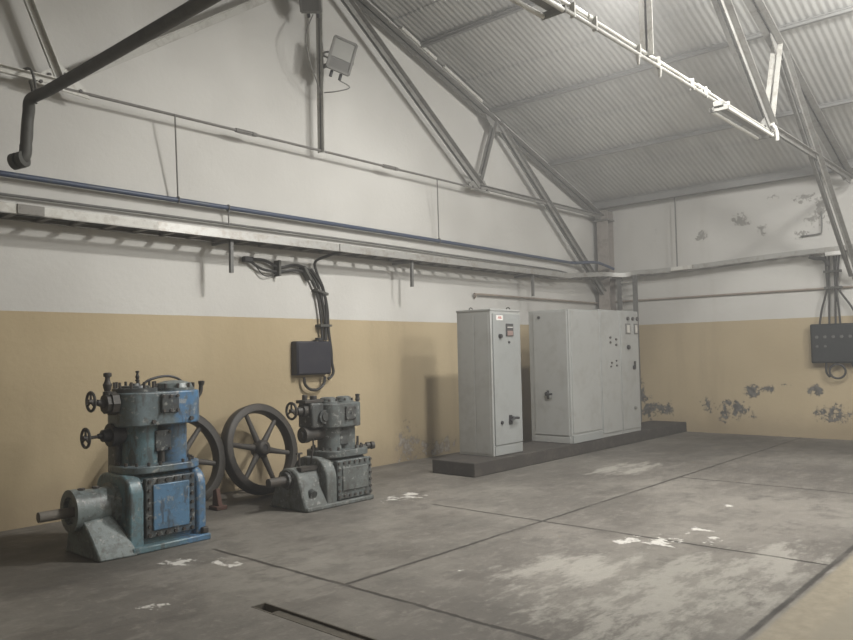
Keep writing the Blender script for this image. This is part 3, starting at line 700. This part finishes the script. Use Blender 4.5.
for (x, z, r) in ((-2.66, 1.82, .02), (-2.66, 1.74, .02), (-2.46, 1.79, .02), (-2.46, 1.70, .02), (-2.63, 1.40, .017), (-2.66, 1.34, .015), (-2.47, 1.43, .015), (-2.46, 1.35, .017)):
    b = bm(); cyl(b, (x, yf - .014, z), (x, yf - .034, z), r, n=10); obj('push_button', b, M['bolt'], d)
t = cabinet(-2.290, -1.600, yf, -1.10, 2.285, 'grey cabinet at the far end of the row with two meters on its door', M['cab'])
b = bm(); rect(b, -2.27, -1.625, .25, 2.255, yf, .014); d = obj('door', b, M['cab'], t, bevel=.005); yd = yf - .014
for x in (-2.02, -1.84, -1.67):
    b = bm(); cyl(b, (x, yd, 2.15), (x, yd - .03, 2.15), .034, .03, 14); obj('indicator_lamp', b, M['bolt'], d)
for xa, xb in ((-2.10, -1.93), (-1.79, -1.645)):
    b = bm(); rect(b, xa, xb, 1.88, 2.065, yd, .012); mm = obj('meter', b, M['lampdark'], d, bevel=.004)
    b = bm(); rect(b, xa + .035, xb - .035, 1.905, 2.04, yd - .012, .005); obj('meter_face', b, M['glass_meter'], mm, smooth=0)
for (x, z, r, nm) in ((-2.03, 1.655, .042, 'rotary_switch'), (-1.84, 1.30, .036, 'latch'), (-1.84, .60, .030, 'lock')):
    b = bm(); cyl(b, (x, yd, z), (x, yd - .035, z), r, r * .85, 14)
    if nm == 'latch': box(b, (x - .015, yd - .04, z), (x + .015, yd - .02, z + .11))
    obj(nm, b, M['black'] if nm != 'lock' else M['lampgrey'], d)

# ------------------------------------------------------------------ flywheels
def wheel():
    t = thing('flywheel', 'dark six-spoked iron flywheel leaning between the two machines', 'flywheel', (0, 0, 0), 'loose iron flywheels')
    R, w = .53, .07
    b = bm(); a, bb, d = V((1, 0, 0)), V((0, 0, 1)), V((0, 1, 0)); N = 64; sec = [(R - .10, -w * .55), (R - .085, -w), (R - .012, -w), (R, -w * .85), (R, w * .85), (R - .012, w), (R - .085, w), (R - .10, w * .55)]
    rs = []
    for k in range(N):
        t_ = 2 * PI * k / N; e = a * math.cos(t_) + bb * math.sin(t_)
        rs.append([V((0, 0, R)) + e * r + d * y for r, y in sec])
    rings(b, rs, True); obj('rim', b, M['iron'], t, smooth=50)
    b = bm(); prof = [(-.095, .036), (-.095, .07), (-.08, .085), (-.03, .10), (.03, .10), (.08, .085), (.095, .07), (.095, .036)]
    rs = [circ(V((0, y, R)), a, bb, r, 28) for y, r in prof]; rings(b, rs, True); h = obj('hub', b, M['iron'], t, smooth=50)
    b = bm(); cyl(b, (0, -.085, R), (0, .085, R), .036, n=20); obj('bore_dark', b, M['black'], h)  # black plug stands for the darkness of the open bore
    for k in range(6):
        ang = PI / 2 + .30 + k * PI / 3; e = a * math.cos(ang) + bb * math.sin(ang); s = bb * math.cos(ang) - a * math.sin(ang)
        b = bm(); rs = []
        for r, ws, wy in ((.085, .045, .032), (.25, .036, .027), (R - .085, .030, .024), (R - .06, .04, .03)):
            c = V((0, 0, R)) + e * r
            rs.append([c + s * (ws * .9 * math.cos(q * PI / 5)) + d * (wy * math.sin(q * PI / 5)) for q in range(10)])
        rings(b, rs); obj('spoke', b, M['ironl'], t, smooth=60)
    return t
w1 = wheel(); w1.location = (-8.735, -.60, .02); w1.rotation_euler = (-.24, 0, .09)
def copy_tree(o, parent=None):
    c = o.copy(); COL.objects.link(c)
    if parent: c.parent = parent
    for ch in list(o.children): copy_tree(ch, c)
    return c
w2 = copy_tree(w1); w2.location = (-9.795, -.60, .02); w2.rotation_euler = (-.24, 0, 0)
w2['label'] = 'dark iron flywheel leaning behind the blue machine, mostly hidden by it'
b = bm(); prism(b, [(-.86, 0), (-.72, 0), (-.74, .20), (-.80, .22)], lambda u, v, q: (q, u, v), -9.56, -9.51); box(b, (-9.60, -.88, 0), (-9.47, -.72, .04))
tag(obj('rusty_chock', b, M['rust'], bevel=.008), 'rusty iron chock on the floor between the two flywheels', 'chock')

# ------------------------------------------------------------------ compressors
def rounded_case(b, xa, xb, yf, yb, zt, r, grow=0., n=8):
    """YZ outline with rounded top edges, extruded along x"""
    prof = [(yb + grow, 0), (yf - grow, 0)]
    for k in range(n + 1):
        a = PI - PI / 2 * k / n; prof.append((yf - grow + r + r * math.cos(a), zt + grow - r + r * math.sin(a)))
    for k in range(n + 1):
        a = PI / 2 - PI / 2 * k / n; prof.append((yb + grow - r + r * math.cos(a), zt + grow - r + r * math.sin(a)))
    return prism(b, prof, lambda u, v, q: (q, u, v), xa, xb)
def handwheel(t, c, r, stem_to, mat):
    b = bm(); torus(b, c, (1, 0, 0), r, r * .16, 28, 8); cyl(b, V(c) - V((.02, 0, 0)), V(c) + V((.02, 0, 0)), r * .26, n=12)
    for k in range(3):
        a = PI / 2 + k * 2 * PI / 3; e = V((0, math.cos(a), math.sin(a))); cyl(b, V(c), V(c) + e * r, r * .13, n=8)
    h = obj('handwheel', b, mat, t)
    b = bm(); cyl(b, c, stem_to, .014, n=10); obj('stem', b, mat, h)

def stud_ring(name, cx, cy, z, L, Wd, n, parent, r=.013, h=.03):
    o = stadium(cx, cy, L, Wd, 8); tot = len(o); pts = [(*o[int(i * tot / n)], z) for i in range(n)]
    bolts(name, pts, (0, 0, 1), parent, r, h)

def valve_spool(b, p, d, s=1.):
    return lathe(b, p, d, [(0, .020 * s), (.03 * s, .020 * s), (.03 * s, .034 * s), (.055 * s, .034 * s), (.06 * s, .022 * s), (.085 * s, .03 * s), (.11 * s, .034 * s), (.13 * s, .022 * s), (.15 * s, .018 * s), (.165 * s, .018 * s), (.17 * s, .03 * s), (.195 * s, .03 * s), (.20 * s, .016 * s)], 12)

# --- the blue one
T = thing('compressor', 'large blue twin-cylinder compressor standing at the left on the floor', 'machine', (-10.75, -1.58, 0), 'old compressors')
Yc = -1.55
b = bm(); rounded_case(b, -11.04, -10.36, -1.80, -1.27, .63, .13); case = obj('crankcase', b, M['m1b'], T, bevel=.01)
b = bm(); rounded_case(b, -11.06, -10.93, -1.86, -1.25, .635, .16); obj('end_casing', b, M['m1b'], T, bevel=.02, seg=3)
b = bm(); rounded_case(b, -10.44, -10.335, -1.86, -1.25, .635, .16); obj('end_casing', b, M['m1'], T, bevel=.03, seg=3)
b = bm(); box(b, (-11.06, -1.92, 0), (-10.33, -1.22, .055)); obj('base_flange', b, M['m1b'], T, bevel=.012)
b = bm(); box(b, (-10.40, -1.90, .055), (-10.34, -1.84, .11)); obj('base_lug', b, M['iron'], T, bevel=.01)
b = bm(); box(b, (-10.915, -1.860, .10), (-10.455, -1.80, .600)); fr = obj('door_frame', b, M['m1s'], T, bevel=.008)
b = bm(); box(b, (-10.855, -1.875, .16), (-10.515, -1.858, .545)); obj('inspection_door', b, M['m1d'], T, bevel=.008)
pts = []
for k in range(6): pts += [(-10.885 + .08 * k, -1.860, .575), (-10.885 + .08 * k, -1.860, .128)]
for k in range(5): pts += [(-10.885, -1.860, .50 - .075 * k), (-10.485, -1.860, .50 - .075 * k)]
bolts('bolt', pts, (0, -1, 0), fr, .016, .016, M['iron'])
# left end: bearing, shaft, foot
b = bm(); lathe(b, (-11.06, Yc, .38), (-1, 0, 0), [(0, .19), (.03, .19), (.04, .158), (.30, .158), (.305, .172), (.36, .172), (.36, .115), (.32, .11)], 32); bh = obj('bearing_housing', b, M['m1h'], T, smooth=40)
bolts('oil_cap', [(-11.20, Yc, .533), (-11.32, Yc, .533)], (0, 0, 1), bh, .03, .02)
b = bm(); cyl(b, (-11.38, Yc, .37), (-11.66, Yc, .37), .042, n=18); obj('shaft_end', b, M['shaft'], T)
b = bm()
rings(b, [[V((-11.33, -1.90, 0)), V((-11.02, -1.93, 0)), V((-11.02, -1.25, 0)), V((-11.33, -1.25, 0))],
          [V((-11.33, -1.88, .04)), V((-11.02, -1.915, .04)), V((-11.02, -1.28, .04)), V((-11.33, -1.28, .04))],
          [V((-11.35, -1.76, .20)), V((-11.08, -1.78, .22)), V((-11.06, -1.36, .22)), V((-11.35, -1.36, .20))],
          [V((-11.37, -1.69, .30)), V((-11.14, -1.70, .32)), V((-11.08, -1.42, .32)), V((-11.37, -1.42, .30))]])
obj('bearing_foot', b, M['m1h'], T, bevel=.015)
# cylinders
b = bm(); prism(b, stadium(-10.665, Yc, .72, .55, 10, .20), lambda u, v, q: (u, v, q), .635, .695); cf = obj('cylinder_flange', b, M['m1'], T, bevel=.008)
stud_ring('stud', -10.665, Yc, .695, .67, .50, 18, cf)
b = bm(); cyl(b, (-10.805, Yc, .69), (-10.805, Yc, 1.04), .152, n=32); obj('cylinder_barrel', b, M['m1b'], T)
b = bm(); cyl(b, (-10.515, Yc, .69), (-10.515, Yc, 1.04), .145, n=32); obj('cylinder_barrel', b, M['m1'], T)
b = bm(); box(b, (-10.74, -1.70, .80), (-10.585, -1.55, .985)); bp = obj('port_cover', b, M['m1s'], T, bevel=.01)
bolts('bolt', [(x, -1.70, z) for x in (-10.722, -10.603) for z in (.82, .965)], (0, -1, 0), bp, .014, .014)
b = bm(); cyl(b, (-10.66, -1.66, .80), (-10.66, -1.66, .70), .028, n=12); obj('drain_stub', b, M['iron'], T)
b = bm(); box(b, (-11.00, -1.50, .45), (-10.90, -1.34, 1.03)); obj('side_duct', b, M['m1s'], T, bevel=.02)
# head
b = bm(); prism(b, stadium(-10.665, Yc, .765, .46, 12, .17), lambda u, v, q: (u, v, q), 1.035, 1.325); hd = obj('cylinder_head', b, M['m1'], T, bevel=.012)
b = bm(); box(b, (-10.735, -1.805, 1.14), (-10.565, -1.775, 1.305)); bp = obj('port_cover', b, M['m1s'], T, bevel=.008)
bolts('bolt', [(x, -1.805, z) for x in (-10.715, -10.585) for z in (1.16, 1.285)] + [(-10.65, -1.805, 1.16), (-10.65, -1.805, 1.285)], (0, -1, 0), bp, .014, .014)
bolts('plug', [(-10.80, -1.785, 1.07), (-10.44, -1.785, 1.075)], (0, -1, 0), hd, .02, .015)
b = bm(); lathe(b, (-10.85, Yc, 1.325), (0, 0, 1), [(0, .19), (.035, .19), (.036, .13), (.055, .12), (.056, .05), (.075, .045)], 32); cv = obj('head_cover', b, M['m1s'], T, smooth=40)
bolts('stud', [(-10.85 + .17 * math.cos(a * PI / 5 + .3), Yc + .17 * math.sin(a * PI / 5 + .3), 1.36) for a in range(10)], (0, 0, 1), cv, .012, .055)
b = bm(); lathe(b, (-10.475, Yc, 1.325), (0, 0, 1), [(0, .18), (.025, .18), (.026, .17), (.065, .15), (.085, .08), (.09, .001)], 32); cv = obj('head_cover', b, M['m1h'], T, smooth=40)
bolts('stud', [(-10.475 + .172 * math.cos(a * PI / 5), Yc + .172 * math.sin(a * PI / 5), 1.35) for a in range(10)], (0, 0, 1), cv, .012, .04)
b = bm(); tube(b, [(-10.73, -1.42, 1.36), (-10.66, -1.42, 1.415), (-10.55, -1.42, 1.445), (-10.45, -1.42, 1.45), (-10.36, -1.42, 1.425), (-10.29, -1.42, 1.37), (-10.26, -1.42, 1.33)], .012, 8); obj('oil_pipe', b, M['black'], T)
# valves
b = bm(); cyl(b, (-11.05, -1.60, 1.24), (-11.11, -1.60, 1.24), .10, n=8); cyl(b, (-11.11, -1.60, 1.24), (-11.15, -1.60, 1.24), .085, n=8); cyl(b, (-11.15, -1.60, 1.24), (-11.21, -1.60, 1.255), .035, .025, n=12); vf = obj('inlet_flange', b, M['iron'], T)
handwheel(T, (-11.262, -1.60, 1.265), .078, (-11.15, -1.60, 1.25), M['iron'])
b = bm(); lathe(b, (-10.93, -1.52, .965), (-1, 0, 0), [(0, .085), (.10, .085), (.10, .10), (.14, .10), (.14, .06), (.20, .05), (.20, .028), (.235, .022)], 20); obj('outlet_flange', b, M['black'], T)
handwheel(T, (-11.27, -1.52, .958), .078, (-11.15, -1.52, .962), M['iron'])
b = bm(); valve_spool(b, (-11.12, -1.60, 1.28), (0, 0, 1), 1.12); obj('safety_valve', b, M['iron'], T)
b = bm(); valve_spool(b, (-10.80, -1.50, 1.40), (0, 0, 1), .55); obj('safety_valve', b, M['iron'], T)
b = bm(); tube(b, [(-10.30, -1.55, 1.22), (-10.235, -1.55, 1.25), (-10.20, -1.55, 1.30), (-10.195, -1.55, 1.36)], .020, 10); lathe(b, (-10.19, -1.55, 1.355), (0, 0, 1), [(0, .022), (.02, .03), (.04, .03), (.045, .015)], 10); obj('drain_cock', b, M['iron'], T)

# --- the grey-green one
T = thing('compressor', 'smaller faded grey-green compressor standing below the wall switch box', 'machine', (-8.60, -1.45, 0), 'old compressors')
Yc = -1.45
b = bm(); rounded_case(b, -8.79, -8.16, -1.68, -1.18, .50, .14); obj('crankcase', b, M['m2'], T, bevel=.01)
b = bm(); rounded_case(b, -8.82, -8.67, -1.735, -1.16, .52, .22); obj('end_casing', b, M['m2l'], T, bevel=.02, seg=3)
b = bm(); box(b, (-9.10, -1.76, 0), (-8.15, -1.14, .05)); obj('base_flange', b, M['m2l'], T, bevel=.014)
b = bm(); box(b, (-8.665, -1.735, .06), (-8.165, -1.67, .475)); fr = obj('inspection_door', b, M['m2'], T, bevel=.01)
b = bm(); box(b, (-8.60, -1.752, .15), (-8.23, -1.734, .40)); obj('door_panel', b, M['m2l'], fr, bevel=.02)
pts = []
for k in range(7): pts += [(-8.645 + .077 * k, -1.735, .45), (-8.645 + .077 * k, -1.735, .095)]
for k in range(4): pts += [(-8.645, -1.735, .38 - .075 * k), (-8.185, -1.735, .38 - .075 * k)]
bolts('bolt', pts, (0, -1, 0), fr, .016, .015)
# bearing foot
b = bm(); prof = [(-1.12, 0), (-1.745, 0), (-1.735, .05), (-1.70, .13), (-1.655, .24), (-1.63, .32), (-1.59, .385), (-1.53, .42), (-1.45, .43), (-1.37, .42), (-1.30, .38), (-1.26, .30), (-1.2, .15)]
rings(b, [[V((-9.11 + .06 * (v / .43) * 0 + (.0 if v < .1 else .0), u, v)) for u, v in prof], [V((-8.80, u, v)) for u, v in prof]]); obj('bearing_foot', b, M['m2l'], T, bevel=.02)
b = bm(); cyl(b, (-8.98, -1.715, .16), (-8.98, -1.66, .18), .045, n=18); obj('inspection_hole', b, M['m2d'], T)
b = bm(); lathe(b, (-9.10, Yc, .31), (-1, 0, 0), [(0, .10), (.02, .10), (.02, .085), (.05, .08)], 24); obj('shaft_seal', b, M['m2d'], T)
b = bm(); cyl(b, (-9.10, Yc, .31), (-9.36, Yc, .31), .046, n=18); obj('shaft_end', b, M['ironl'], T)
b = bm(); box(b, (-9.05, -1.60, .40), (-8.82, -1.52, .44)); cyl(b, (-8.93, -1.42, .42), (-8.93, -1.42, .57), .012, n=8); cyl(b, (-8.97, -1.42, .565), (-8.89, -1.42, .565), .01, n=8); obj('oiler', b, M['iron'], T)
# cylinders, head
b = bm(); prism(b, stadium(-8.41, Yc, .66, .50, 10, .18), lambda u, v, q: (u, v, q), .50, .575); cf = obj('cylinder_flange', b, M['m2'], T, bevel=.008)
stud_ring('stud', -8.41, Yc, .575, .60, .44, 16, cf, .014, .035)
b = bm(); cyl(b, (-8.525, Yc, .57), (-8.525, Yc, .83), .135, n=32); obj('cylinder_barrel', b, M['m2'], T)
b = bm(); cyl(b, (-8.315, Yc, .57), (-8.315, Yc, .83), .13, n=32); obj('cylinder_barrel', b, M['m2'], T)
b = bm(); box(b, (-8.48, -1.58, .62), (-8.36, -1.45, .78)); obj('port_cover', b, M['m2d'], T, bevel=.01)
b = bm(); prism(b, stadium(-8.435, Yc, .53, .40, 12, .12), lambda u, v, q: (u, v, q), .82, 1.085); hd = obj('cylinder_head', b, M['m2'], T, bevel=.012)
b = bm(); box(b, (-8.47, -1.67, .90), (-8.315, -1.64, 1.05)); bp = obj('port_cover', b, M['m2d'], T, bevel=.008)
bolts('bolt', [(x, -1.67, z) for x in (-8.455, -8.33) for z in (.915, 1.035)] + [(-8.39, -1.67, .975)], (0, -1, 0), bp, .013, .013, M['m2l'])
b = bm(); box(b, (-8.86, -1.56, .83), (-8.69, -1.32, 1.10)); obj('valve_chest', b, M['m2d'], T, bevel=.02)
b = bm(); lathe(b, (-8.70, -1.56, .95), (0, -1, 0), [(0, .075), (.03, .075), (.03, .05), (.045, .045)], 20); obj('chest_cover', b, M['m2d'], T)
for x in (-8.54, -8.31):
    b = bm(); lathe(b, (x, Yc, 1.085), (0, 0, 1), [(0, .115), (.02, .115), (.02, .09), (.055, .085), (.065, .06), (.066, .001)], 28); cv = obj('head_cover', b, M['m2l'], T, smooth=40)
    bolts('stud', [(x + .102 * math.cos(a * PI / 3), Yc + .102 * math.sin(a * PI / 3), 1.105) for a in range(6)], (0, 0, 1), cv, .011, .025)
b = bm(); box(b, (-8.92, -1.52, 1.10), (-8.66, -1.36, 1.135)); cyl(b, (-8.86, -1.44, 1.13), (-8.86, -1.44, 1.19), .03, n=10); cyl(b, (-8.74, -1.44, 1.13), (-8.74, -1.44, 1.175), .04, n=12); obj('valve_bridge', b, M['iron'], T, bevel=.006)
b = bm(); lathe(b, (-8.86, Yc, 1.02), (-1, 0, 0), [(0, .07), (.06, .07), (.06, .05), (.12, .04), (.12, .02), (.16, .016)], 18); obj('inlet_flange', b, M['iron'], T)
handwheel(T, (-9.05, Yc, 1.03), .085, (-8.96, Yc, 1.02), M['iron'])
b = bm(); lathe(b, (-8.60, Yc, .76), (-1, 0, 0), [(0, .07), (.24, .07), (.24, .085), (.31, .085), (.31, .04), (.33, .035)], 18); obj('outlet_flange', b, M['iron'], T)
b = bm(); tube(b, [(-8.80, -1.50, .72), (-8.80, -1.50, .62), (-8.82, -1.50, .55), (-8.82, -1.48, .45)], .010, 8); obj('oil_pipe', b, M['iron'], T)
b = bm(); tube(b, [(-8.18, Yc, 1.0), (-8.12, Yc, 1.03), (-8.09, Yc, 1.12)], .016, 8); lathe(b, (-8.09, Yc, 1.08), (0, 0, 1), [(0, .02), (.02, .03), (.05, .022), (.08, .03), (.085, .01)], 10); obj('drain_cock', b, M['iron'], T)
b = bm(); cyl(b, (-8.10, Yc, .57), (-8.10, Yc, .68), .014, n=8); lathe(b, (-8.08, -1.50, .565), (1, -.4, 0), [(0, .02), (.05, .02), (.05, .04), (.09, .04), (.09, .02), (.11, .02), (.11, .045), (.15, .04)], 12); obj('gauge_cock', b, M['iron'], T)
b = bm(); lathe(b, (-8.16, Yc, .29), (1, 0, 0), [(0, .14), (.04, .14), (.05, .11), (.16, .06), (.22, .05)], 20); obj('end_cone', b, M['m2d'], T)

# ------------------------------------------------------------------ lamps and added fill lights
def point(name, loc, watts, r, col=(1, .955, .87)):
    l = bpy.data.lights.new(name, 'POINT'); l.energy = watts; l.shadow_soft_size = r; l.color = col
    o = bpy.data.objects.new(name, l); COL.objects.link(o); o.location = loc; return o
def beam(name, loc, d, watts, size, col):
    l = bpy.data.lights.new(name, 'AREA'); l.energy = watts; l.shape = 'DISK'; l.size = size; l.color = col
    o = bpy.data.objects.new(name, l); COL.objects.link(o); o.location = loc; o.rotation_euler = V(d).to_track_quat('-Z', 'Y').to_euler(); return o
KD = V((0, .10, -1)).normalized()
flood('floodlight', 'lit floodlight on the king post of the overhead truss above the frame', (-7.40, -4.66, 5.52), KD, 0, (XM, Y2, 5.7), lit=True)
beam('lamp_beam', V((-7.40, -4.66, 5.52)) + KD * .06, KD, 275, .40, (1, .975, .925))
point('lamp_and_fill_glow', V((-7.40, -4.66, 5.52)) + KD * .30, 18, .22, (1, .975, .925))
SD = V((-.5, -.3, -.8)).normalized()
flood('floodlight', 'added unseen fill floodlight under the roof between the overhead truss and the camera', (-5.3, -6.9, 6.0), SD, 0, (-5.3, -6.9, zr(-5.3) - .1), lit=True)
point('lamp_and_fill_glow', V((-5.3, -6.9, 6.0)) + SD * .34, 430, .22, (1, .98, .93))  # invented lamp, brightens the roof and the floor below
flood('floodlight', 'added unseen fill floodlight under the roof behind the camera position', (-5.3, -10.0, 5.55), (0, .5, -1), 0, (-5.3, -10.0, zr(-5.3) - .1), lit=True)
point('lamp_and_fill_glow', (-5.3, -9.80, 5.0), 720, .7, (1, .985, .95))  # fill added behind the camera to raise the general brightness

w = bpy.data.worlds.new('world'); bpy.context.scene.world = w; w.use_nodes = True
w.node_tree.nodes['Background'].inputs[0].default_value = (.5, .5, .5, 1); w.node_tree.nodes['Background'].inputs[1].default_value = .05
vs = w.node_tree.nodes.new('ShaderNodeVolumeScatter'); vs.inputs['Density'].default_value = .015; vs.inputs['Anisotropy'].default_value = .3  # thin haze added to stand in for lens glare near the lamp
w.node_tree.links.new(vs.outputs[0], w.node_tree.nodes['World Output'].inputs['Volume'])

# ------------------------------------------------------------------ camera
cd = bpy.data.cameras.new('camera'); cam = bpy.data.objects.new('camera', cd); COL.objects.link(cam)
cd.sensor_fit = 'HORIZONTAL'; cd.sensor_width = 36; cd.lens = 759.4124 / 853 * 36; cd.clip_start = .05
yaw, pit, rol = .8437, .0455, -.0209
fw = V((math.sin(yaw) * math.cos(pit), math.cos(yaw) * math.cos(pit), math.sin(pit))); rr = V((math.cos(yaw), -math.sin(yaw), 0)); uu = rr.cross(fw)
c, s = math.cos(rol), math.sin(rol); r2 = rr * c + uu * s; u2 = -rr * s + uu * c
cam.matrix_world = Matrix(((r2.x, u2.x, -fw.x, -14.14144), (r2.y, u2.y, -fw.y, -7.92864), (r2.z, u2.z, -fw.z, 1.6), (0, 0, 0, 1)))
sc = bpy.context.scene; sc.camera = cam
sc.view_settings.view_transform = 'Standard'; sc.view_settings.look = 'None'; sc.view_settings.gamma = 1; sc.view_settings.use_curve_mapping = False
sc.view_settings.exposure = 0.31
try:
    sc.cycles.use_denoising = True; sc.cycles.max_bounces = 8; sc.cycles.diffuse_bounces = 6
except Exception: pass
